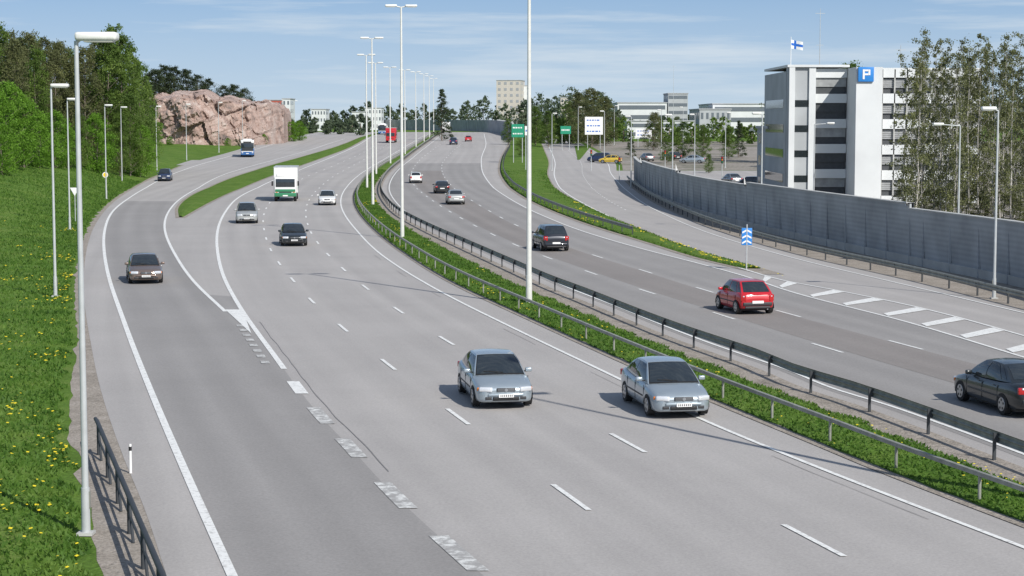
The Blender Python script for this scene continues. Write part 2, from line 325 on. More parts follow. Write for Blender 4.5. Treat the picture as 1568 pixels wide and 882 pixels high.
for a,b in [((440,585),(470,604)),((475,625),(505,650)),((518,673),(558,702)),((583,740),(628,780)),((665,822),(735,876)),((800,930),(880,985))]:
    strip(ML,0.40,G(*b)[1],G(*a)[1],0.03,'road_paint' if a[0]==440 else 'road_paint_worn')
t0=G(345,475); t1=G(371,475); t2=G(385,512)
mk.add([(t0[0],t0[1],0.034),(t1[0],t1[1],0.034),(t2[0],t2[1],0.034)],[(0,1,2)],'road_paint')
y=G(425,558)[1]
while y<G(372,500)[1]:
    strip(ML,0.3,y,y+0.8,0.032,'road_paint_worn',-0.5); y+=1.7
for px,py in [(1180,432),(1228,441),(1290,455),(1345,468),(1405,484),(1462,500),(1530,518),(1610,540),(1710,565)]:
    X,Y=G(px,py)
    mk.add([(LF(Y-0.2)+0.15,Y-0.2,0.034),(LF(Y-0.2)+0.15+0.01,Y+0.9,0.034),(K1(Y+3.6)-0.12,Y+3.6,0.034),(K1(Y+2.4)-0.12,Y+2.4,0.034)],[(3,2,1,0)],'road_paint')
mk.obj('road_markings')
cr_=MB()
def crack(c,off,y0,y1,w=0.035):
    rows=np.arange(y0,y1,0.7); vs=[]
    for y in rows:
        x=c(y)+off+0.05*noise.noise(Vector((off*3,y*0.4,0)))
        ww=w*(0.6+0.8*abs(noise.noise(Vector((1,y*.6,off)))))
        vs+=[(x-ww/2,y,0.027),(x+ww/2,y,0.027)]
    cr_.add(vs,[(2*j,2*j+1,2*j+3,2*j+2) for j in range(len(rows)-1) if noise.noise(Vector((9,rows[j]*.12,off)))>-0.15],'crack')
crack(ML,0.42,20,80,0.035); crack(LC,-0.45,25,120,0.025)
cr_.obj('asphalt_seams')

# ---------------------------------------------------------------- grass blades and dandelions
def inblade(n,fx,y0,y1,hh,name,mat,near_bias=1.6,wid=0.05):
    V=np.zeros((n*3,3)); 
    t=RNG.random(n)**near_bias; Y=y0+(y1-y0)*t; 
    P=np.array([fx(y,RNG.random()) for y in Y])
    X=P[:,0]; Z=P[:,1]
    a=RNG.random(n)*math.pi; sc=(0.6+0.8*RNG.random(n))*(0.8+Y/200)
    dx=np.cos(a)*wid*sc; dy=np.sin(a)*wid*sc; H=hh*sc
    V[0::3]=np.stack([X-dx,Y-dy,Z],1); V[1::3]=np.stack([X+dx,Y+dy,Z],1)
    V[2::3]=np.stack([X+RNG.normal(0,.05,n),Y+RNG.normal(0,.05,n),Z+H],1)
    me=bpy.data.meshes.new(name); me.from_pydata(V.tolist(),[],np.arange(n*3).reshape(-1,3).tolist()); me.materials.append(MATS[mat]); me.update()
    o=bpy.data.objects.new(name,me); scene.collection.objects.link(o)
def lf(y,r):
    o_=-gedge(y)-0.1-0.3*abs(math.sin(y*1.1))-r**1.5*(10+y*0.12); return (LE(y)+o_,h(y)+bankz(o_,y))
def md(y,r):
    a=M1(y)+0.3; b=M1(y)+(M2(y)-M1(y))*0.70+0.35*noise.noise(Vector((7,y*.5,0))); return (a+(b-a)*r,0.035+0.11*math.sin(math.pi*r)+h(y))
inblade(90000,lf,30,260,0.085,'grass_blades','blade',1.6,.04)
inblade(50000,md,30,300,0.065,'median_grass_blades','blade',1.7,.035)
def isl(y,r): return (I1(y)+(I2(y)-I1(y))*r,h(y)+0.05)
inblade(9000,isl,yt2,300,0.06,'island_grass_blades','blade',1.3,.04)
dv=[];df=[]
def dand(fx,y0,y1,ncl,per,spread,size):
    for _ in range(ncl):
        y=y0+(y1-y0)*random.random()**1.5; r=random.random()
        for _ in range(random.randint(2,per)):
            yy=y+random.gauss(0,spread*1.6); rr=max(0.02,min(0.98,r+random.gauss(0,0.06)))
            x,z=fx(yy,rr); s_=size*random.uniform(0.6,1.2)*(0.8+yy/160); z+=random.uniform(0.05,0.14)
            o=len(dv); q=random.random()*3
            c_,s2=math.cos(q)*s_,math.sin(q)*s_
            dv.extend([(x-c_,yy-s2,z),(x+s2,yy-c_,z+s_*0.3),(x+c_,yy+s2,z+s_*0.5),(x-s2,yy+c_,z+s_*0.2)]); df.append((o,o+1,o+2,o+3))
dand(lf,33,150,60,26,0.6,0.045); dand(lf,33,130,25,4,2.5,0.04)
dand(md,38,200,40,10,1.2,0.035); dand(isl,yt2,200,25,12,1.5,0.05)
me=bpy.data.meshes.new('dandelion_flowers'); me.from_pydata(dv,[],df); me.materials.append(MATS['dandelion']); inst('dandelion_flowers',me,(0,0,0))

# ---------------------------------------------------------------- guardrails
def sweep(mb,fn,y0,y1,profile,mat,step=2.0,closed=False):
    y=y0; P=[]
    while y<y1: P.append(y); y+=step
    P.append(y1); vs=[]; n=len(profile)
    for y in P:
        sl=(fn(y+1)-fn(y-1))/2; L=math.sqrt(1+sl*sl); nx,ny=1/L,-sl/L
        for a,z in profile: vs.append((fn(y)+nx*a,y+ny*a,h(y)+z))
    fs=[(j*n+i,j*n+(i+1)%n,(j+1)*n+(i+1)%n,(j+1)*n+i) for j in range(len(P)-1) for i in range(n if closed else n-1)]
    mb.add(vs,fs,mat,False)
def arcposts(fn,y0,y1,sp):
    y=y0; out=[]
    while y<y1:
        out.append(y); s_=(fn(y+1)-fn(y-1))/2; y+=sp/math.sqrt(1+s_*s_)
    return out
W=[(0.00,0.76),(0.035,0.72),(0.035,0.66),(0.0,0.62),(0.035,0.58),(0.035,0.52),(0,0.47)]
def wrail(name,c,y0,y1,side=1,sp=4):
    mb=MB(); sweep(mb,c,y0,y1,[(a*side*1.3+side*0.06,z) for a,z in W],'rail',2)
    for y in arcposts(c,y0+0.5,y1,sp):
        mb.box((c(y),y,h(y)+0.36),(0.07,0.11,0.72),'rail_dark',bev=0)
        mb.box((c(y)+side*0.05,y,h(y)+0.6),(0.1,0.08,0.2),'rail_dark')
    return mb.obj(name)
mb=MB()
c=sh(M1,0.55)
sweep(mb,c,-40,600,[(0.05,0.60),(0.05,0.70),(-0.05,0.70),(-0.05,0.60)],'rail',2,True)
for y in arcposts(c,-39,600,4):
    mb.tube((c(y),y,h(y)),(c(y),y,h(y)+0.62),0.04,0.04,6,'rail')
mb.obj('guardrail')
wrail('guardrail',sh(M2,-0.25),-40,600,1)
wrail('guardrail',sh(RE,0.45),-20,262,-1)
wrail('guardrail',sh(I1,0.5),G(960,362)[1],420,-1)
# near-left railing
mb=MB(); p0=Vector((*G(150,693),0)); p1=Vector((*G(250,950),0)); d=(p1-p0); Ln=d.length+12; d.normalize(); nrm=Vector((-d.y,d.x,0))
for hz,r in((0.80,0.06),(0.42,0.03)):
    mb.tube(p0+Vector((0,0,hz)),p0+d*Ln+Vector((0,0,hz)),r,r,8,'rail_dark')
mb.tube(p0+Vector((0,0,0.80)),p0-d*0.8+Vector((0,0,0.76)),0.06,0.05,8,'rail_dark')
k=0.4
while k<Ln:
    q=p0+d*k; mb.tube(q,q+Vector((0,0,0.8)),0.05,0.05,6,'rail_dark'); mb.tube(q+d*0.9,q+Vector((0,0,0.75)),0.035,0.035,6,'rail_dark'); k+=3.2
mb.obj('roadside_railing')
X,Y=G(200,725); mb=MB(); mb.tube((0,0,0),(0,0,0.72),0.035,0.035,8,'white'); mb.tube((0,0,0.56),(0,0,0.66),0.038,0.038,8,'black'); mb.obj('marker_post',(X,Y,0))

# ---------------------------------------------------------------- noise walls
mb=MB()
seg=[(-10,70,3.1),(70,112,3.3),(112,150,3.6),(150,185,3.4),(185,232,3.6),(232,262,3.3)]
for a,b,H in seg:
    sweep(mb,NW,a,b,[(-0.08,0),(-0.22,H*0.75),(-0.30,H),(0.02,H),(0.12,0)],'noise_panel',4)
    sweep(mb,NW,a,b,[(-0.36,H),(-0.36,H+0.06),(0.06,H+0.06),(0.06,H)],'concrete',4,True)
    sweep(mb,NW,a,b,[(-0.20,0.0),(-0.24,0.5),(-0.05,0.5)],'concrete',4)
    for i,y in enumerate(arcposts(NW,a,b,4)):
        mb.box((NW(y)-0.19,y,H/2),(0.12,0.10,H),'noise_panel' if i%3 else 'wall_grey')
    mb.add([(NW(a)-0.45,a,H-0.1),(NW(a)-0.45,a,H+0.75),(NW(a)-0.1,a+1.6,H+0.07),(NW(a)-0.45,a+0.25,H-0.1)],[(0,1,2,3)],'white')
mb.obj('noise_barrier_wall')
mb=MB(); far=[(560,790),(600,770),(660,730),(715,690),(762,620),(783,540),(786,480)]
P=[(XY(a,b),b) for a,b in far]
for (x0,y0),(x1,y1) in zip(P[:-1],P[1:]):
    nseg=max(2,int(math.hypot(x1-x0,y1-y0)/8))
    for i in range(nseg):
        a=(x0+(x1-x0)*i/nseg,y0+(y1-y0)*i/nseg); b=(x0+(x1-x0)*(i+1)/nseg,y0+(y1-y0)*(i+1)/nseg)
        ang=math.atan2(b[1]-a[1],b[0]-a[0]); L=math.hypot(b[0]-a[0],b[1]-a[1]); c_=((a[0]+b[0])/2,(a[1]+b[1])/2)
        mb.box((c_[0],c_[1],h(c_[1])+2.0),(L,0.2,4.2),'noise_panel',rz=ang); mb.box((a[0],a[1],h(a[1])+2.1),(0.3,0.4,4.5),'wall_grey',rz=ang)
mb.obj('noise_barrier_wall')

# ---------------------------------------------------------------- street lamps
def lamp_single(H,arm=0.25,head=0.85,mat='galv'):
    mb=MB(); mb.tube((0,0,0),(0,0,1.0),0.095,0.09,12,mat); mb.tube((0,0,1.0),(0,0,H),0.072,0.045,12,mat)
    mb.box((0,0,0.05),(0.32,0.32,0.06),'concrete')
    mb.box((0.09,0,0.75),(0.02,0.08,0.35),'rail')
    mb.tube((0,0,H-0.03),(arm,0,H+0.05),0.04,0.035,8,mat)
    mb.box((arm+head/2-0.1,0,H+0.09),(head,0.34,0.17),'lamp_head',bev=0.06)
    mb.box((arm+head/2-0.05,0,H-0.005),(head*0.7,0.26,0.05),'lens',bev=0.02)
    return mb.mesh('street_lamp')
def lamp_double(H):
    mb=MB(); mb.tube((0,0,0),(0,0,1.4),0.15,0.14,12,'pole_white'); mb.tube((0,0,1.4),(0,0,H),0.125,0.065,12,'pole_white')
    mb.box((0,0,0.06),(0.45,0.45,0.1),'concrete')
    for s_ in(-1,1):
        mb.tube((0,0,H-0.05),(s_*0.45,0,H+0.04),0.045,0.04,8,'pole_white'); mb.box((s_*0.72,0,H+0.07),(0.85,0.32,0.16),'lamp_head',bev=0.05); mb.box((s_*0.75,0,H-0.02),(0.6,0.24,0.05),'lens')
    return mb.mesh('street_lamp')
S1=lamp_single(10.1,0.1,0.85); S9=lamp_single(9.0,0.2,0.7,'galv'); S8=lamp_single(8.2,1.2,0.7,'galv'); D1=lamp_double(16.6)
left=[(132,820),(85,455),(107,352),(163,305),(187,281)]
for p in left:
    X,Y=G(*p); inst('street_lamp',S1,(X,Y,h(Y)),-0.05)
y=G(187,281)[1]+45
while y<600:
    inst('street_lamp',S1,(LE(y)-2.0,y,h(y)),0.2); y+=44
cm=lambda y:(M1(y)*0.55+M2(y)*0.45)
X,Y=G(810,468); inst('street_lamp',D1,(X,Y,0.02),0.15)
X,Y=G(616,366); inst('street_lamp',D1,(X,Y,0.02),0.1)
inst('street_lamp',D1,(12.2,40.3,0.02),0.2)
X,Y=G(571,316); inst('street_lamp',D1,(X,Y,0.02),0.05)
for y in arcposts(cm,Y+47,600,46): inst('street_lamp',D1,(cm(y),y,h(y)),-0.1)
for X,Y,me,r in [(*G(1522,458),S9,math.pi),(29.6,125,S8,math.pi),(19.3,146,S9,math.pi),(15.8,186,S9,math.pi),(27.5,172,S8,0),(XY(966,240),240,S9,math.pi),(XY(1063,275),275,S9,math.pi),(XY(1215,225),225,S9,math.pi),(XY(1110,310),310,S9,0),(XY(925,330),330,S9,math.pi),(XY(1012,350),350,S9,math.pi),(XY(885,400),400,S9,0),(XY(845,300),300,S9,0),(XY(940,430),430,S9,0),(XY(1045,400),400,S9,math.pi)]:
    inst('street_lamp',me,(X,Y,h(Y)),r)
for px,Y in [(948,258),(1018,296),(905,298),(1105,262)]:
    mb=MB(); mb.tube((0,0,0),(0,0,3.2),.06,.05,8,'galv'); mb.box((0,-.1,2.9),(.32,.2,.95),'black',bev=.04)
    for z,mt in((3.2,'tail'),(2.9,'amber'),(2.6,'paint_green')): mb.tube((0,-.2,z),(0,-.22,z),.1,.1,10,mt)
    mb.obj('traffic_light',(XY(px,Y),Y,h(Y)))

# ---------------------------------------------------------------- signs
mb=MB(); mb.tube((0,0,0),(0,0,2.6),0.04,0.04,8,'galv')
mb.box((0,0,1.90),(0.60,0.04,0.98),'sign_blue_light',bev=0.015)
for z in (1.62,1.92,2.22):
    for s_ in(-1,1):
        mb.add([(0,-0.024,z+0.10),(0,-0.024,z+0.0),(s_*0.26,-0.024,z-0.14),(s_*0.26,-0.024,z-0.04)],[(0,1,2,3) if s_>0 else (3,2,1,0)],'white')
X,Y=G(1143,414); mb.obj('traffic_sign',(X,Y,0.03))
def gsign(name,px,py0,py1,w,Y,mat,lines,z0=None):
    s_=F/Y; X=XY(px,Y); zt=CAMH+(185-py0)/s_; zb=CAMH+(185-py1)/s_; mb=MB(); z0=h(Y)
    H=zt-zb; mb.box((0,0,(zt+zb)/2-z0),(w,0.1,H),mat)
    for q in(-0.35,0.35): mb.tube((q*w,0.1,0),(q*w,0.1,zt-z0),0.07,0.07,8,'galv')
    fm='white' if mat!='white' else 'sign_blue'
    for i in range(lines):
        z=zt-z0-H*(i+0.6)/(lines+0.2); 
        x=-0.4*w
        while x<0.34*w:
            l=w*random.uniform(0.06,0.16); mb.box((x+l/2,-0.056,z),(l,0.01,H*0.2/lines),fm); x+=l+w*0.05
    mb.obj(name,(X,Y,z0))
gsign('direction_sign',793,190,210,2.2,330,'sign_green',2); gsign('direction_sign',866,193,205,2.2,400,'sign_green',1)
gsign('direction_sign',909,179,206,3.9,410,'white',3)
gsign('direction_sign',985,197,210,3.6,420,'white',2); gsign('direction_sign',808,193,207,.9,300,'white',1)
for px,py,k in [(173,302,0),(130,340,1)]:
    X,Y=G(px,py); X-=0.8; mb=MB(); mb.tube((0,0,0),(0,0,2.6),0.035,0.035,8,'galv')
    if k==0:
        mb.tube((0,-0.04,2.5),(0,-0.07,2.5),0.32,0.32,16,'white'); mb.tube((0,-0.072,2.5),(0,-0.078,2.5),0.24,0.24,16,'sign_yellow')
    else: mb.add([(-0.4,-0.05,2.9),(0.4,-0.05,2.9),(0,-0.05,2.2)],[(0,2,1)],'white')
    mb.obj('traffic_sign',(X,Y,0))

# ---------------------------------------------------------------- vehicles
def catm(vals,t):
    n=len(vals); i=min(int(t),n-2); f=t-i
    p0=vals[max(i-1,0)];p1=vals[i];p2=vals[i+1];p3=vals[min(i+2,n-1)]
    return 0.5*((2*p1)+(-p0+p2)*f+(2*p0-5*p1+4*p2-p3)*f*f+(-p0+3*p1-3*p2+p3)*f**3)
KIND={
 'sedan':dict(L=4.6,W=1.76,H=1.45,A=1.12,B=2.02,C=3.15,D=4.0,wy=(.85,.95),st=[(0,.70,.32,.56),(.05,.80,.24,.64),(.22,.92,.2,.72),(.65,.985,.2,.81),(1.2,1,.2,.90),(2.2,1,.2,.93),(3.3,1,.2,.95),(3.9,.99,.2,.98),(4.3,.95,.24,.98),(4.52,.88,.3,.90),(4.6,.80,.36,.74)]),
 'hatch':dict(L=3.95,W=1.68,H=1.46,A=0.95,B=1.7,C=3.15,D=3.78,wy=(.8,.7),st=[(0,.74,.32,.56),(.05,.84,.24,.66),(.2,.94,.2,.74),(.55,.99,.2,.83),(1.0,1,.2,.92),(2,1,.2,.94),(3,1,.2,.97),(3.5,.98,.22,.98),(3.8,.92,.26,.95),(3.91,.87,.3,.86),(3.95,.82,.36,.72)]),
 'mini':dict(L=3.55,W=1.66,H=1.46,A=0.72,B=1.42,C=2.75,D=3.46,wy=(.65,.55),st=[(0,.7,.34,.54),(.05,.82,.26,.64),(.2,.93,.22,.74),(.5,.99,.2,.84),(.9,1,.2,.92),(1.8,1,.2,.95),(2.6,1,.2,.98),(3.1,.98,.22,1.0),(3.4,.93,.26,.96),(3.51,.87,.3,.84),(3.55,.78,.36,.68)]),
 'mpv':dict(L=4.4,W=1.8,H=1.68,A=0.85,B=1.75,C=3.7,D=4.25,wy=(.85,.75),st=[(0,.76,.34,.62),(.05,.86,.26,.74),(.2,.95,.22,.84),(.5,.99,.22,.94),(.95,1,.22,1.03),(2,1,.22,1.05),(3.3,1,.22,1.06),(3.9,.99,.24,1.06),(4.25,.94,.28,1.03),(4.36,.9,.32,.95),(4.4,.85,.38,.8)]),
}
def car_mesh(kind,paint,nm='car'):
    K=KIND[kind]; L=K['L'];W2=K['W']/2;H=K['H']; st=K['st']; mb=MB(); n=len(st)
    ny=(n-1)*3
    def sec(t):
        y=catm([s[0] for s in st],t); w=catm([s[1] for s in st],t)*W2; zl=catm([s[2] for s in st],t); zt=catm([s[3] for s in st],t); d=zt-zl
        q=[(0,zl),(.84*w,zl),(.95*w,zl+.06*d),(.99*w,zl+.22*d),(1.0*w,zl+.48*d),(.99*w,zl+.70*d),(.955*w,zl+.88*d),(.88*w,zl+.97*d),(.62*w,zt+.015),(.3*w,zt+.03),(0,zt+.035)]
        bow=lambda x:0.10*(x/W2)**2*max(0,1-y/0.5)
        return [(x,L/2-y-bow(x),z) for x,z in q]+[(-x,L/2-y-bow(x),z) for x,z in q[-2:0:-1]]
    S=[sec(i/3) for i in range(ny+1)]; k=len(S[0]); vs=[p for s in S for p in s]
    mb.add(vs,[(j*k+i,(j+1)*k+i,(j+1)*k+(i+1)%k,j*k+(i+1)%k) for j in range(ny) for i in range(k)],paint,True)
    for Sx in (S[0],S[-1]):
        cpt=(0,Sx[0][1],sum(p[2] for p in Sx)/k); mb.add(list(Sx)+[cpt],[(i,(i+1)%k,k) for i in range(k)],paint,True)
    def belt(y):
        for a,b in zip(st[:-1],st[1:]):
            if a[0]<=y<=b[0]: return a[3]+(b[3]-a[3])*(y-a[0])/(b[0]-a[0])
        return st[-1][3]
    A,B,C,D=K['A'],K['B'],K['C'],K['D']; wb=.885*W2; wr=.66*W2; zA=belt(A)-0.01; zD=belt(D)-0.01; zr=H-0.05
    def top(s): return B+(C-B)*s, zr+0.045*math.sin(math.pi*(0.15+0.7*s))-0.02
    def wind(u,v):
        yb,zb=A,zA; yt_,zt_=top(0); w=wb+(wr-wb)*v
        bow=0.16*(1-u*u)*(1-0.5*v); f=v+0.08*math.sin(math.pi*v)
        return (u*w,L/2-(yb+(yt_-yb)*v-bow),zb+(zt_-zb)*f+0.03*(1-u*u))
    def roof(u,s):
        y,z=top(s); b0=0.08*(1-u*u)*(1-s); b1=0.07*(1-u*u)*s
        return (u*wr,L/2-(y-b0+b1),z+0.03*(1-u*u)*1.0)
    def rear(u,v):
        yt_,zt_=top(1); w=wb*0.97+(wr-wb*0.97)*v; bow=0.09*(1-u*u)*(1-0.3*v)
        return (u*w,L/2-(D+(yt_-D)*v+bow),zD+(zt_-zD)*(v+0.1*math.sin(math.pi*v))+0.03*(1-u*u)*v)
    def side(sg):
        def f(s,v):
            yb=A+(D-A)*s; yt_,zt_=top(s); zb=zA+(zD-zA)*s; w0=wb*(1-0.03*s)
            bul=0.05*math.sin(math.pi*v)*math.sin(math.pi*min(1,max(0,s)))+0.03*math.sin(math.pi*s)*(1-v)*1.2
            q=v+0.08*math.sin(math.pi*v)*(1-s)+0.1*math.sin(math.pi*v)*s
            return (sg*(w0+(wr-w0)*v+bul),L/2-(yb+(yt_-yb)*v),zb+(zt_-zb)*q)
        return f
    def off(fn,e):
        def g(a,b):
            p=Vector(fn(a,b)); du=Vector(fn(a+.01,b))-p; dv_=Vector(fn(a,b+.01))-p; nn_=du.cross(dv_)
            nn_.normalize(); ctr=Vector((0,L/2-(A+D)/2,(zA+zr)/2)); 
            if nn_.dot(p-ctr)<0: nn_=-nn_
            return tuple(p+nn_*e)
        return g
    mb.grid(wind,8,6,paint,u0=-1); mb.grid(roof,8,6,paint,u0=-1); mb.grid(rear,8,6,paint,u0=-1)
    for sg in(-1,1): mb.grid(side(sg),12,6,paint)
    mb.grid(off(wind,.005),8,6,'black',u0=-.96,u1=.96,v0=.01,v1=.97)
    mb.grid(off(wind,.009),8,6,'glass',u0=-.92,u1=.92,v0=.06,v1=.93); mb.grid(off(rear,.008),8,6,'glass',u0=-.88,u1=.88,v0=.14,v1=.9)
    for sg in(-1,1):
        f=off(side(sg),.008); cuts=[(.06,.44),(.48,.80)]+([(.83,.95)] if kind!='sedan' else [(.83,.92)])
        for a,b in cuts: mb.grid(f,6,4,'glass',u0=a,u1=b,v0=.10,v1=.88)
        p=Vector(off(wind,.02)(sg*.1,.08)); q=Vector(off(wind,.02)(sg*.1+.55,.14)); mb.tube(p,q,.012,.01,5,'black')
    for sg in(-1,1):
        for y in (A+0.15,A+1.2,A+2.2): mb.box((sg*(W2*0.992),L/2-y,.58),(.02,.012,.52),'trim')
        mb.box((sg*(W2*0.995),L/2-(A+D)/2+0.05,.52),(.03,(D-A)*0.8,.05),'trim',bev=.01)
        for y in(A+.95,A+1.95): mb.box((sg*(W2*0.985),L/2-y,.80),(.04,.16,.025),paint,bev=.01)
        mb.box((sg*(W2+.06),L/2-(A+.42),zA+.10),(.20,.11,.13),paint,bev=.04)
        mb.box((sg*(W2-.06),L/2-(A+.40),zA+.06),(.14,.05,.04),'trim')
    mb.box((0,0,.24),(W2*1.7,L*.86,.14),'black')
    wy=[L/2-K['wy'][0],-L/2+K['wy'][1]]
    for y in wy:
        for sg in(-1,1):
            n_=14; R=.375; vs=[(sg*(W2*1.002),y,.22)]+[(sg*(W2*1.002),y+R*math.cos(math.pi*i/n_),.26+R*math.sin(math.pi*i/n_)) for i in range(n_+1)]
            mb.add(vs,[(0,i+1,i+2) for i in range(n_)],'black')
            xo=W2*1.008; xi=W2-.2
            mb.tube((sg*xi,y,.31),(sg*xo,y,.31),.31,.30,20,'tire'); mb.tube((sg*xo,y,.31),(sg*(xo+.008),y,.31),.205,.20,16,'rim')
            for q in range(5):
                a=q*2*math.pi/5+.3; mb.tube((sg*(xo+.008),y+.13*math.cos(a),.31+.13*math.sin(a)),(sg*(xo+.011),y+.13*math.cos(a),.31+.13*math.sin(a)),.042,.042,6,'black')
    fy=L/2; zf=st[1][3]
    for sg in(-1,1):
        mb.box((sg*W2*.64,fy-.16,zf-.045),(W2*.46,.26,.15),'headlight',rz=-sg*.42,bev=.05)
        mb.box((sg*W2*.87,fy-.32,zf-.05),(.06,.16,.10),'amber',rz=-sg*.5,bev=.02)
        mb.box((sg*W2*.58,fy-.05,.34),(.2,.05,.09),'trim',bev=.02)
    mb.box((0,fy-.01,zf-.05),(W2*.64,.07,.11),'trim',bev=.03)
    for dz in(-.03,0,.03): mb.box((0,fy+.022,zf-.05+dz),(W2*.58,.015,.010),'rim')
    mb.tube((0,fy+.02,zf-.05),(0,fy+.04,zf-.05),.05,.05,10,'rim')
    mb.box((0,fy-.02,.325),(W2*.9,.07,.11),'black',bev=.03)
    mb.box((0,fy+.0,.445),(W2*1.2,.05,.07),paint,bev=.03); mb.box((0,fy+.04,.42),(.44,.02,.10),'plate')
    for x in np.arange(-.17,.18,.055): mb.box((x,fy+.052,.42),(.025,.006,.06),'trim')
    ry=-L/2; zb=st[-2][3]; lh=.2 if kind=='sedan' else .3
    for sg in(-1,1):
        mb.box((sg*W2*.76,ry+.10,zb-.10),(W2*.30,.2,lh),'tail',rz=sg*.3,bev=.04); mb.box((sg*W2*.76,ry+.02,zb-.03),(.1,.06,.05),'headlight',bev=.01)
    mb.box((0,ry-.01,.47),(W2*1.62,.08,.16),paint if kind!='mini' else 'trim',bev=.04); mb.box((0,ry-.05,.62 if kind=='sedan' else .56),(.52,.02,.115),'plate'); mb.box((0,ry+.0,.32),(W2*1.4,.06,.1),'trim',bev=.03)
    mb.tube((.45,ry+.1,.24),(.45,ry-.04,.24),.03,.03,8,'rim')
    return mb.mesh(nm)
def truck_mesh(main='paint_white',band='paint_green'):
    mb=MB()
    mb.box((0,3.6,1.55),(2.3,1.8,2.1),main,bev=.12); mb.box((0,4.51,1.95),(2.0,.04,.85),'glass',bev=.02); mb.box((0,4.52,1.15),(2.1,.05,.28),band,bev=.02)
    for s_ in(-1,1):
        mb.box((s_*1.155,3.9,1.95),(.02,.8,.65),'glass'); mb.box((s_*1.35,4.4,1.9),(.18,.1,.5),'black',bev=.03); mb.box((s_*.85,4.53,.72),(.35,.06,.18),'headlight',bev=.03)
        mb.box((s_*.9,4.52,.98),(.16,.03,.08),'amber')
    mb.box((0,4.5,.72),(2.3,.18,.4),band,bev=.05); mb.box((0,4.59,.62),(.52,.02,.12),'plate'); mb.box((0,4.53,.98),(1.3,.03,.12),'trim')
    mb.box((0,3.9,2.75),(1.9,1.0,.35),main,bev=.12)
    mb.box((0,-1.0,2.2),(2.5,7.2,2.75),main,bev=.05)
    for z in(.86,3.55): mb.box((0,-1.0,z),(2.53,7.23,.08),'galv')
    for s_ in(-1,1): mb.box((s_*1.26,-1,1.35),(.01,6.6,.35),band)
    mb.box((0,0,.65),(1.0,8.6,.3),'black')
    for y in(3.5,-2.2,-3.4):
        for s_ in(-1,1): mb.tube((s_*.85,y,.48),(s_*1.16,y,.48),.48,.48,18,'tire'); mb.tube((s_*1.16,y,.48),(s_*1.17,y,.48),.25,.25,12,'rim')
    return mb.mesh('truck')
def bus_mesh():
    mb=MB(); mb.box((0,0,.95),(2.5,11.8,1.3),'paint_busblue',bev=.12); mb.box((0,0,2.05),(2.44,11.7,1.1),'glass',bev=.06); mb.box((0,0,2.85),(2.5,11.8,.6),'paint_white',bev=.15)
    for s_ in(-1,1):
        for y in np.arange(-5.6,5.7,1.4): mb.box((s_*1.23,y,2.05),(.04,.12,1.1),'paint_white')
        mb.box((s_*.95,5.92,.75),(.3,.06,.18),'headlight',bev=.03); mb.box((s_*1.42,5.8,2.1),(.15,.1,.4),'black',bev=.03)
        for y in(3.6,-3.2): mb.tube((s_*.95,y,.48),(s_*1.27,y,.48),.48,.48,18,'tire')
    mb.box((0,5.88,1.75),(2.2,.08,1.5),'glass',bev=.05); mb.box((0,5.93,2.75),(1.5,.03,.25),'black'); mb.box((0,5.93,.6),(.52,.03,.12),'plate')
    mb.box((0,5.9,1.0),(2.3,.05,.12),'paint_white'); mb.box((0,-1,3.22),(1.6,3,.2),'paint_white',bev=.05)
    return mb.mesh('bus')
def place(name,me,px,py,c,dirn,L,lat=0,dh=0):
    X,Y=G(px,py); s_=c.slope(Y) if c else 0; fx,fy=(s_,1.0) if dirn>0 else (-s_,-1.0); n_=math.hypot(fx,fy); fx/=n_; fy/=n_
    a=math.atan2(-fx,fy)+dh; fx,fy=-math.sin(a),math.cos(a)
    k=-L/2 if dirn<0 else L/2
    cx,cy=X+fx*k+lat,Y+fy*k
    inst(name,me,(cx,cy,h(cy)+0.03),a)
sil=car_mesh('sedan','paint_silver'); 
place('silver_car',sil,775,629,LA,-1,4.6,dh=math.radians(-4)); place('silver_car',sil,1047,644,LA,-1,4.6,dh=math.radians(-4))
place('brown_car',car_mesh('sedan','paint_brown'),224,436,L1,-1,4.6)
place('dark_car',car_mesh('sedan','paint_dark'),451,378,LA,-1,4.6)
place('silver_minivan',car_mesh('mpv','paint_silver_warm'),378,343,ML,-1,4.4)
place('white_car',car_mesh('sedan','paint_white'),501,315,LB,-1,4.6)
place('dark_blue_suv',car_mesh('mpv','paint_blue'),251,278,L1,-1,4.4)
place('white_truck',truck_mesh(),437,309,LA,-1,9.1)
place('bus',bus_mesh(),379,241,L1,-1,11.8,dh=0.12)
place('white_car',car_mesh('hatch','paint_white'),637,281,LD,1,3.95)
place('dark_car',car_mesh('sedan','paint_dark'),684,297,LEE,1,4.6,lat=-.5)
place('silver_car',car_mesh('sedan','paint_silver_warm'),699,314,LEE,1,4.6)
place('dark_suv',car_mesh('mpv','paint_charcoal'),852,386,LEE,1,4.4)
place('red_car',car_mesh('mini','paint_red'),1160,483,LEE,1,3.55)
inst('black_car',car_mesh('sedan','paint_dark'),(14.75,55.5,0.03),math.atan2(0.2,1))
place('blue_van',car_mesh('mpv','paint_blue'),694,222,LD,1,4.4); place('red_car',car_mesh('hatch','paint_red'),717,217,LEE,1,3.95)
place('white_truck',truck_mesh('paint_white','paint_white'),683,204,LD,1,9.1)
place('red_truck',truck_mesh('paint_red','paint_red'),598,219,LB,-1,9.1); place('bus',bus_mesh(),585,206,LA,-1,11.8)
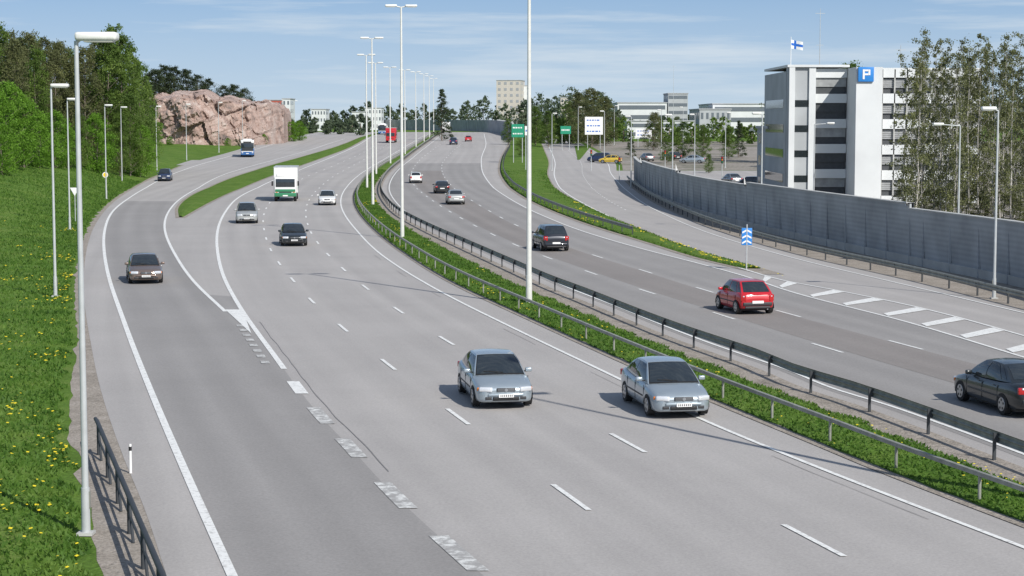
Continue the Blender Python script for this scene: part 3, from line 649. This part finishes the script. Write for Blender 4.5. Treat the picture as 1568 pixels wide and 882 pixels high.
for px,Y,c_,k in [(934,330,'paint_yellow','hatch'),(918,335,'paint_blue','mpv'),(985,285,'paint_white','mpv'),(1120,250,'paint_grey','sedan'),(1150,232,'paint_dark','mpv'),(1060,330,'paint_silver','sedan'),(1030,345,'paint_dark','hatch'),(990,340,'paint_grey','sedan')]:
    inst({'mpv':'parked_minivan','sedan':'parked_car','hatch':'parked_car'}[k],car_mesh(k,c_),(XY(px,Y),Y,h(Y)+0.03),random.choice([1.3,0.2,0.4]))

# ---------------------------------------------------------------- trees
def leaves(clumps,n,size,sq=0.8):
    c=np.array([q[:3] for q in clumps]); r=np.array([q[3] for q in clumps])
    idx=RNG.integers(0,len(c),n); d=RNG.normal(0,.52,(n,3))
    p=c[idx]+d*r[idx][:,None]*np.array([1,1,sq])
    a=RNG.normal(0,1,(n,3)); a/=np.linalg.norm(a,axis=1)[:,None]; b=np.cross(a,RNG.normal(0,1,(n,3))); b/=np.linalg.norm(b,axis=1)[:,None]
    s=size*(0.6+0.8*RNG.random(n))[:,None]
    V=np.empty((n*4,3)); V[0::4]=p-a*s; V[1::4]=p-b*s*0.6; V[2::4]=p+a*s; V[3::4]=p+b*s*0.6
    return V,np.arange(n*4).reshape(-1,4)
def crown(H,base,R,shape,ncl,cr0):
    out=[]
    for i in range(ncl):
        t=(i+random.random())/ncl; z=H*(base+(1-base)*t)
        if shape=='round': rr=R*math.sqrt(max(0.05,1-(2*t-0.9)**2*0.95))
        elif shape=='cone': rr=R*(1-t)**0.8+0.1
        else: rr=R*(0.35+0.9*math.sin(math.pi*min(1,t*0.8+0.12)))*(1-0.5*t)
        a=random.random()*6.283; q=rr*random.random()**0.5
        out.append((q*math.cos(a),q*math.sin(a),z,cr0*random.uniform(0.5,1.3)*(1-0.45*t)))
    return out
def tree_mesh(H,base,R,shape,ncl,cr0,nl,ls,leaf,bark,tr=0.16,stems=1,sq=0.8):
    mb=MB(); cl=[]
    for s_ in range(stems):
        ox,oy=(0,0) if stems==1 else (random.uniform(-1,1),random.uniform(-1,1)); hh=H*random.uniform(0.85,1.0) if s_ else H
        c0=crown(hh,base,R,shape,ncl//stems,cr0); cl+=[(a+ox,b+oy,c,d) for a,b,c,d in c0]
        p=Vector((ox,oy,-0.5)); segs=6; lean=Vector((random.uniform(-.4,.4),random.uniform(-.4,.4),0)); tp=[p]
        for i in range(1,segs+1):
            q=Vector((ox,oy,hh*0.95*i/segs))+lean*(i/segs)+Vector((random.uniform(-.12,.12),random.uniform(-.12,.12),0))
            mb.tube(tp[-1],q,tr*(1-(i-1)/segs*0.9),tr*(1-i/segs*0.9),7,bark,cap=False); tp.append(q)
        for a,b,c,d in c0[::2]:
            z0=max(hh*base*0.6,c-1.2-0.3*math.hypot(a,b)); t=min(0.99,z0/(hh*0.95)); q=tp[min(segs,int(t*segs)+0)]; q2=tp[min(segs,int(t*segs)+1)]; st_=q.lerp(q2,(t*segs)%1)
            mb.tube(st_,(a+ox,b+oy,c),tr*0.28*(1.1-t),0.015,4,bark,cap=False)
    V,Fc=leaves(cl,nl,ls,sq); o=len(mb.v); mb.v+=V.tolist(); k=mb.mi(leaf); mb.f+=(Fc+o).tolist(); mb.m+=[k]*nl; mb.s+=[False]*nl
    return mb.mesh('tree')
T_br=[tree_mesh(16,.1,2.8,'col',115,1.05,10000,.12,'leaf_spring','bark') for _ in range(3)]
T_rd=[tree_mesh(12,.06,3.6,'round',90,1.25,9500,.14,'leaf_bright','bark') for _ in range(2)]
T_dk=[tree_mesh(15,.08,3.0,'col',115,1.0,9500,.12,'leaf_olive','bark') for _ in range(2)]
T_bi=[tree_mesh(15,.14,1.1,'col',110,.6,6000,.08,'leaf_birch','bark_birch',.08,stems=3) for _ in range(4)]
T_pn=[tree_mesh(9,.08,2.6,'round',50,1.3,5500,.13,'leaf_pine','bark',.14,sq=.7) for _ in range(2)]
T_sp=[tree_mesh(14,.06,2.6,'cone',70,.9,6000,.14,'leaf_pine','bark',.16,sq=.5)]
def tr(name,me,px,Y,H,baseH,zb=None,w=1.0):
    X=XY(px,Y)
    if zb is None:
        o_=X-LE(Y); zb=h(Y)+(bankz(o_,Y) if (o_<-1.4 and 110<Y<430) else 0)
    s_=H/baseH; inst(name,me,(X,Y,zb-0.1),random.random()*6.28,(s_*w,s_*w,s_))
for px,Y,ty in [(-60,245,70),(-25,255,55),(-8,250,62),(5,262,40),(22,250,62),(34,262,72),(48,268,52),(60,258,75),(72,272,60),(88,264,78),(100,274,66),(118,275,88),(135,268,74),(150,278,66),(166,272,52),(180,280,42),(192,275,56),(205,285,75),(218,292,95),(-90,230,60),(228,300,130),(60,290,62),(110,300,76),(150,300,80),(20,290,50),(88,300,68),(40,300,60),(172,300,60)]:
    z=CAMH+(185-ty)*Y/F; X=XY(px,Y); o_=X-LE(Y); zb=h(Y)+bankz(o_,Y)
    kind=random.random(); me,b0,nm=(random.choice(T_br),16,'birch_tree') if kind<.5 or px>160 else (random.choice(T_dk),15,'deciduous_tree')
    tr(nm,me,px,Y,z-zb,b0,w=random.uniform(.75,.95))
for px,Y,ty in [(-40,205,150),(-10,212,135),(15,218,128),(38,225,150),(62,232,175),(85,240,170),(5,200,190),(125,250,185),(150,255,175),(215,272,190),(105,246,195),(185,262,185),(200,268,160)]:
    z=CAMH+(185-ty)*Y/F; X=XY(px,Y); o_=X-LE(Y); zb=h(Y)+bankz(o_,Y); bright=px<70 or random.random()<.4
    tr('deciduous_tree',random.choice(T_rd if bright else T_br),px,Y,max(3,z-zb),12 if bright else 14,w=1.1)
for i,px in enumerate([1396,1410,1420,1434,1447,1462,1474,1487,1500,1512,1526,1540,1553,1567,1580,1600,1625,1650]):
    Y=random.uniform(140,172); ty=[58,78,52,88,62][i%5]+random.uniform(-5,5); z=CAMH+(185-ty)*Y/F; tr('birch_tree',T_bi[i%4],px,Y,z,15,0,w=random.uniform(.8,1.0))
for px,Y,H in [(1385,178,2.5),(1415,165,2.5),(1440,160,3),(1470,150,3),(1510,150,2.6),(1545,145,3),(1590,140,3.5)]:
    tr('shrub',T_dk[0],px,Y,H,15,0,w=2.6)
for px,Y,ty,zb in [(240,455,98,14),(255,458,92,14),(270,458,94,14.5),(288,460,98,14.5),(305,458,106,14),(322,460,112,13.5),(345,462,122,12.5),(360,464,121,11.5),(376,466,127,11),(232,455,104,13)]:
    z=CAMH+(185-ty)*Y/F; tr('pine_tree',T_pn[random.randint(0,1)],px,Y,max(4,z-zb),9,zb-1.5,w=1.35)
for px,Y,H in [(228,420,9),(238,415,5),(262,418,2.5),(350,425,2),(405,440,2.5),(448,470,5),(460,480,5)]:
    tr('shrub',T_rd[px%2],px,Y,H,12,h(Y),w=1.3)
for px,Y,H,t in [(677,480,13,'c'),(905,420,13,'r'),(885,440,12,'r'),(925,430,11,'r'),(870,450,10,'b'),(1000,400,8,'r'),(1045,350,7,'b'),(1075,345,6.5,'b'),(1130,360,7,'c'),(1115,350,6,'b'),(820,430,9,'b'),(840,420,8,'b'),(1205,330,16,'b'),(1300,300,17,'b'),(800,360,5,'b'),(778,440,6,'b'),(1190,215,3,'b'),(1085,290,3,'b'),(1020,330,5,'b'),(965,360,5,'c')]:
    me,b0,nm={'c':(T_sp[0],14,'spruce_tree'),'r':(T_dk[px%2],15,'deciduous_tree'),'b':(T_br[px%3],16,'birch_tree')}[t]
    tr(nm,me,px,Y,H,b0,h(Y),w=1.5 if t!='c' else 1.1)
def treeline(name,lst,leaf,nl=420,ls=.75):
    mb=MB(); 
    for px,Y,ty in lst:
        X=XY(px,Y); zb=h(Y); H=max(3,CAMH+(185-ty)*Y/F-zb); R=H*random.uniform(.3,.42)
        cl=[(X+a,Y+b,zb+c,d) for a,b,c,d in crown(H,.05,R,'round',26,H*.15)]
        V,Fc=leaves(cl,nl,ls); o=len(mb.v); mb.v+=V.tolist(); k=mb.mi(leaf); mb.f+=(Fc+o).tolist(); mb.m+=[k]*nl; mb.s+=[False]*nl
        mb.tube((X,Y,zb-.3),(X,Y,zb+H*.6),.3,.1,5,'bark',cap=False)
    mb.obj(name)
def prof(px):
    pts=[(-300,120),(0,120),(230,130),(440,172),(520,172),(560,160),(600,165),(640,165),(700,162),(720,150),(745,152),(765,165),(810,150),(850,145),(890,135),(930,145),(960,165),(1040,172),(1100,172),(1180,160),(1210,130),(1300,150),(1600,150),(1900,150)]
    return np.interp(px,[p[0] for p in pts],[p[1] for p in pts])
treeline('distant_tree_line',[(px+random.uniform(-6,6),random.uniform(780,900),prof(px)+random.uniform(-5,10)) for px in range(-250,1900,12)],'leaf_far_hazed',650,.5)
treeline('distant_tree_line',[(px+random.uniform(-5,5),random.uniform(560,640),prof(px)+random.uniform(8,22)) for px in list(range(800,1230,11))+list(range(440,570,11))],'leaf_far_hazed',600,.4)
treeline('distant_tree_line',[(px+random.uniform(-5,5),random.uniform(430,520),random.uniform(180,198)) for px in range(815,1250,12)],'leaf_spring',500,.3)

# ---------------------------------------------------------------- rock cliff
path=[(212,438),(240,430),(300,426),(345,430),(385,434),(415,442),(436,452),(446,480),(446,530)]
hts=[11,13.6,14.0,12.6,11.4,11.2,10.0,8.0,6]
PX=[XY(a,b) for a,b in path]; PYY=[b for a,b in path]
mb=MB(); NU,NV=210,64
def rockp(u,v):
    t=u*(len(path)-1); x=np.interp(t,range(len(path)),PX); y=np.interp(t,range(len(path)),PYY); H=np.interp(t,range(len(path)),hts)*(0.96+0.08*noise.noise(Vector((t*2,0,5))))
    if v<0.65:
        q=v/0.65; z=H*q*0.88; back=3.2*q*q
    else: q=(v-0.65)/0.35; z=H*(0.88+0.12*math.sin(q*1.57)); back=3.2+27*q
    p=Vector((x-0.12*back,y+back,h(y)+z-0.5))
    tl=Vector((p.x*0.20+p.z*0.12+.5*noise.noise(p*.15),0.3,p.z*0.24-p.x*0.10)); c1=noise.cell(tl); c2=noise.cell(tl*2.1+Vector((3,0,0))); c4=noise.cell(tl*4.3+Vector((8,0,1))); c3=noise.noise(p*0.35)
    k=min(1,v*8)
    p.y-=k*(1.5*c1+0.7*c2+0.35*c4+1.0*c3); p.z+=(0.25*c2+.35*c3)*k
    return p[:]
mb.grid(lambda u,v:rockp(u,v),NU,NV,'rock',False); mb.obj('rock_cliff')

# ---------------------------------------------------------------- buildings
def building(name,px0,px1,ty,Y,depth,wall,floors,bays,roofh=0,wm='win_far',rz=0.0,ribbon_=False):
    s_=F/Y; x0,x1=XY(px0,Y),XY(px1,Y); z0=h(Y); H=CAMH+(185-ty)/s_-z0; w=x1-x0; mb=MB()
    mb.box((0,depth/2,H/2),(w,depth,H),wall); mb.box((0,depth/2,H+0.15),(w+.4,depth+.4,.3),'roof_far')
    fh=H/floors
    for i in range(floors):
        z=fh*(i+.55)
        if ribbon_: mb.box((0,-.02,z),(w*.94,.08,fh*.42),wm)
        else:
            for j in range(bays): mb.box((-w/2+w*(j+.5)/bays,-.02,z),(w/bays*.45,.08,fh*.45),wm)
        for j in range(max(1,int(depth/5))):
            for s2 in(-1,1): mb.box((s2*(w/2+.01),2.5+j*5,z),(.08,2.2,fh*.45),wm)
    if roofh: mb.box((0,depth/2,H+roofh/2),(w*.4,depth*.5,roofh),wall)
    mb.obj(name,((x0+x1)/2,Y,z0),rz)
building('apartment_tower',760,797,124,880,14,'wall_beige',8,4,0,'win_pale',rz=-.15)
building('apartment_tower',796,813,132,890,16,'wall_white',8,2,0,'win_pale')
building('red_apartment_building',398,420,168,620,12,'wall_red',3,4); building('red_apartment_building',414,436,154,660,12,'wall_red',4,5); building('white_apartment_building',434,446,152,650,14,'wall_white',4,2)
building('white_office_building',478,500,168,700,14,'wall_white',3,5); building('white_office_building',540,560,172,700,14,'wall_white',2,4); building('white_office_building',560,585,166,760,14,'wall_white',3,5)
building('office_building',945,1020,158,640,30,'wall_white',3,12,ribbon_=True); building('office_building',1022,1052,144,650,20,'wall_grey',5,5,ribbon_=True); building('brown_apartment_building',858,895,150,700,14,'wall_beige',5,7)
building('warehouse_building',1070,1118,168,520,30,'wall_grey',2,6); building('warehouse_building',1090,1200,160,540,40,'wall_white',3,14,ribbon_=True); building('warehouse_building',960,1062,186,500,20,'wall_white',2,10,ribbon_=True)
building('annex_building',1176,1212,197,214,10,'wall_grey',3,2)
# parking garage
Y0=196; s_=F/Y0
def gx(px): return XY(px,Y0)
mb=MB(); Ht=CAMH+(185-104)/s_; x1=gx(1305); ox=x1
xw=gx(1500)-x1
fh=Ht/5.3
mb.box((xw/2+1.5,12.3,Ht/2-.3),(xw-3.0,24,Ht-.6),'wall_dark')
mb.box((1.35,11,Ht/2),(2.7,24.4,Ht),'wall_white')
for i in range(6):
    z=Ht-.55-i*fh
    mb.box((xw/2+1.36,0.1,z),(xw-2.74,.5,1.0),'wall_white')
    if i<5:
        mb.box((xw/2+1.36,.22,z-1.1),(xw-2.8,.12,.95),'louver')
        for j in range(5): mb.box((xw/2+1.36,.14,z-.7-j*.2),(xw-2.8,.06,.05),'roof_far')
for j in range(9): mb.box((2.9+j*(xw-3)/8,.0,Ht/2),(.12,.3,Ht-.4),'concrete')
lw=x1-gx(1212); wy=4.0; H2=Ht+.1
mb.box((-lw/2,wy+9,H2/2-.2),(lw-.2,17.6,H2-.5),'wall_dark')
for i in range(6):
    z=H2-.6-i*fh
    mb.box((-1.75,wy+.05,z),(3.4,.4,.95),'wall_white')
    mb.box((-1.75,wy+.12,z-.95),(3.3,.1,.95),'louver' if i%2==0 else 'wall_dark')
mb.box((-3.75,wy-.1,H2/2),(.7,.9,H2),'wall_white')
mb.box((-lw+1.25,wy+.3,H2/2),(2.5,1.2,H2),'wall_grey'); mb.box((-lw+.4,wy-.2,H2/2),(.6,1.0,H2-.0),'wall_white')
mb.box((-4.0,wy+.05,H2/2),(.9,.5,H2-.3),'louver')
for i in range(4): mb.box((-lw+1.5,wy-.32,2.4+i*fh),(1.5,.06,.7),'glass')
mb.box((-lw/2,wy+8.5,H2+.15),(lw+.2,18.4,.25),'wall_white'); mb.box((-lw-.02,wy+9,H2/2),(.1,17,H2-.8),'wall_grey')
for i in range(4): mb.box((-lw-.08,wy+9,2.4+i*fh),(.06,14,.9),'glass')
mb.obj('parking_garage',(ox,Y0,0),0)
mb=MB(); mb.box((0,0,0),(1.6,.2,1.5),'sign_blue_light',bev=.03)
mb.box((-.25,-.12,0),(.2,.04,1.0),'white'); mb.box((.05,-.12,.40),(.4,.04,.19),'white'); mb.box((.05,-.12,0.0),(.4,.04,.19),'white'); mb.box((.33,-.12,.2),(.19,.04,.58),'white')
mb.tube((-.5,.2,-.8),(-.5,.2,.5),.05,.05,6,'galv'); mb.obj('parking_sign',(gx(1319),Y0-1.35,CAMH+(185-115)/s_))
mb=MB(); mb.tube((0,0,0),(0,0,3.2),.04,.03,8,'white')
def fl(u,v): return (u*1.25,.12*math.sin(u*5),2.0+v*.9-u*.25)
mb.grid(fl,10,4,'white'); 
def fo(fn,e): return lambda u,v:(fn(u,v)[0],fn(u,v)[1]+e,fn(u,v)[2])
for e in(-.012,.012):
    mb.grid(fo(fl,e),10,1,'sign_blue',v0=.36,v1=.64); mb.grid(fo(fl,e*1.4),2,4,'sign_blue',u0=.28,u1=.46)
mb.obj('flag',(gx(1221),Y0+6,Ht+.2))
for px,Y,ty in [(1252,230,15),(1030,600,100),(1185,420,120),(1375,230,70)]:
    mb=MB(); H=CAMH+(185-ty)*Y/F-h(Y); mb.tube((0,0,0),(0,0,H),.10,.03,6,'galv'); mb.box((0,0,H-.6),(1.2,.05,.05),'galv'); mb.box((0,0,H*.8),(.9,.05,.05),'galv'); mb.obj('antenna_mast',(XY(px,Y),Y,h(Y)))

# ---------------------------------------------------------------- light
EL=math.radians(37.5); sd=Vector((0.56*math.cos(EL),-0.828*math.cos(EL),math.sin(EL)))
ld=bpy.data.lights.new('sun','SUN'); ld.energy=4.8; ld.angle=math.radians(.5); ld.color=(1,.96,.90)
lo=bpy.data.objects.new('sun',ld); lo.rotation_euler=sd.to_track_quat('Z','Y').to_euler(); scene.collection.objects.link(lo)
w=bpy.data.worlds.new('World'); scene.world=w; w.use_nodes=True; nt=w.node_tree; N=nt.nodes.new; L=nt.links.new
bg=nt.nodes['Background']; bg.inputs['Strength'].default_value=0.14
tc=N('ShaderNodeTexCoord'); sep=N('ShaderNodeSeparateXYZ'); L(tc.outputs['Generated'],sep.inputs[0])
mz=N('ShaderNodeMath'); mz.operation='MULTIPLY_ADD'; mz.inputs[1].default_value=2.0; mz.inputs[2].default_value=0.10; L(sep.outputs[2],mz.inputs[0])
cb=N('ShaderNodeCombineXYZ'); L(sep.outputs[0],cb.inputs[0]); L(sep.outputs[1],cb.inputs[1]); L(mz.outputs[0],cb.inputs[2])
nv=N('ShaderNodeVectorMath'); nv.operation='NORMALIZE'; L(cb.outputs[0],nv.inputs[0])
sky=N('ShaderNodeTexSky'); sky.sky_type='NISHITA'; sky.sun_disc=False; sky.sun_elevation=EL; sky.sun_rotation=math.atan2(0.56,-0.828); sky.air_density=1.0; sky.dust_density=0.6; sky.ozone_density=1.2
L(nv.outputs[0],sky.inputs['Vector'])
def mr(a,b,c,d):
    r=N('ShaderNodeMapRange'); r.inputs[1].default_value=a; r.inputs[2].default_value=b; r.inputs[3].default_value=c; r.inputs[4].default_value=d; L(sep.outputs[2],r.inputs[0]); return r
h1=mr(0,.35,.85,0); m1=N('ShaderNodeMixRGB'); L(h1.outputs[0],m1.inputs['Fac']); L(sky.outputs[0],m1.inputs['Color1']); m1.inputs['Color2'].default_value=(1.75,3.0,4.7,1)
h2=mr(0.0,.075,.9,0); m2=N('ShaderNodeMixRGB'); L(h2.outputs[0],m2.inputs['Fac']); L(m1.outputs[0],m2.inputs['Color1']); m2.inputs['Color2'].default_value=(4.1,4.9,5.6,1)
mp=N('ShaderNodeMapping'); mp.inputs['Scale'].default_value=(6,6,90); mp.inputs['Location'].default_value=(1.3,0.2,0.4); L(tc.outputs['Generated'],mp.inputs[0])
nz=N('ShaderNodeTexNoise'); nz.inputs['Scale'].default_value=1.2; nz.inputs['Detail'].default_value=9; nz.inputs['Roughness'].default_value=.6; L(mp.outputs[0],nz.inputs['Vector'])
cr=N('ShaderNodeValToRGB'); cr.color_ramp.elements[0].position=.47; cr.color_ramp.elements[1].position=.70; cr.color_ramp.elements[0].color=(0,0,0,1); cr.color_ramp.elements[1].color=(.6,.6,.6,1); L(nz.outputs['Fac'],cr.inputs['Fac'])
mx=N('ShaderNodeMixRGB'); L(cr.outputs['Color'],mx.inputs['Fac']); L(m2.outputs[0],mx.inputs['Color1']); mx.inputs['Color2'].default_value=(5.1,5.6,6.0,1)
L(mx.outputs[0],bg.inputs['Color'])
# ---------------------------------------------------------------- camera
cd=bpy.data.cameras.new('camera'); cd.sensor_width=36; cd.lens=36*F/1568; cd.clip_end=9000; cd.clip_start=.5
co=bpy.data.objects.new('camera',cd); co.location=(0,0,CAMH); co.rotation_euler=(math.pi/2-PITCH,0,0); scene.collection.objects.link(co); scene.camera=co
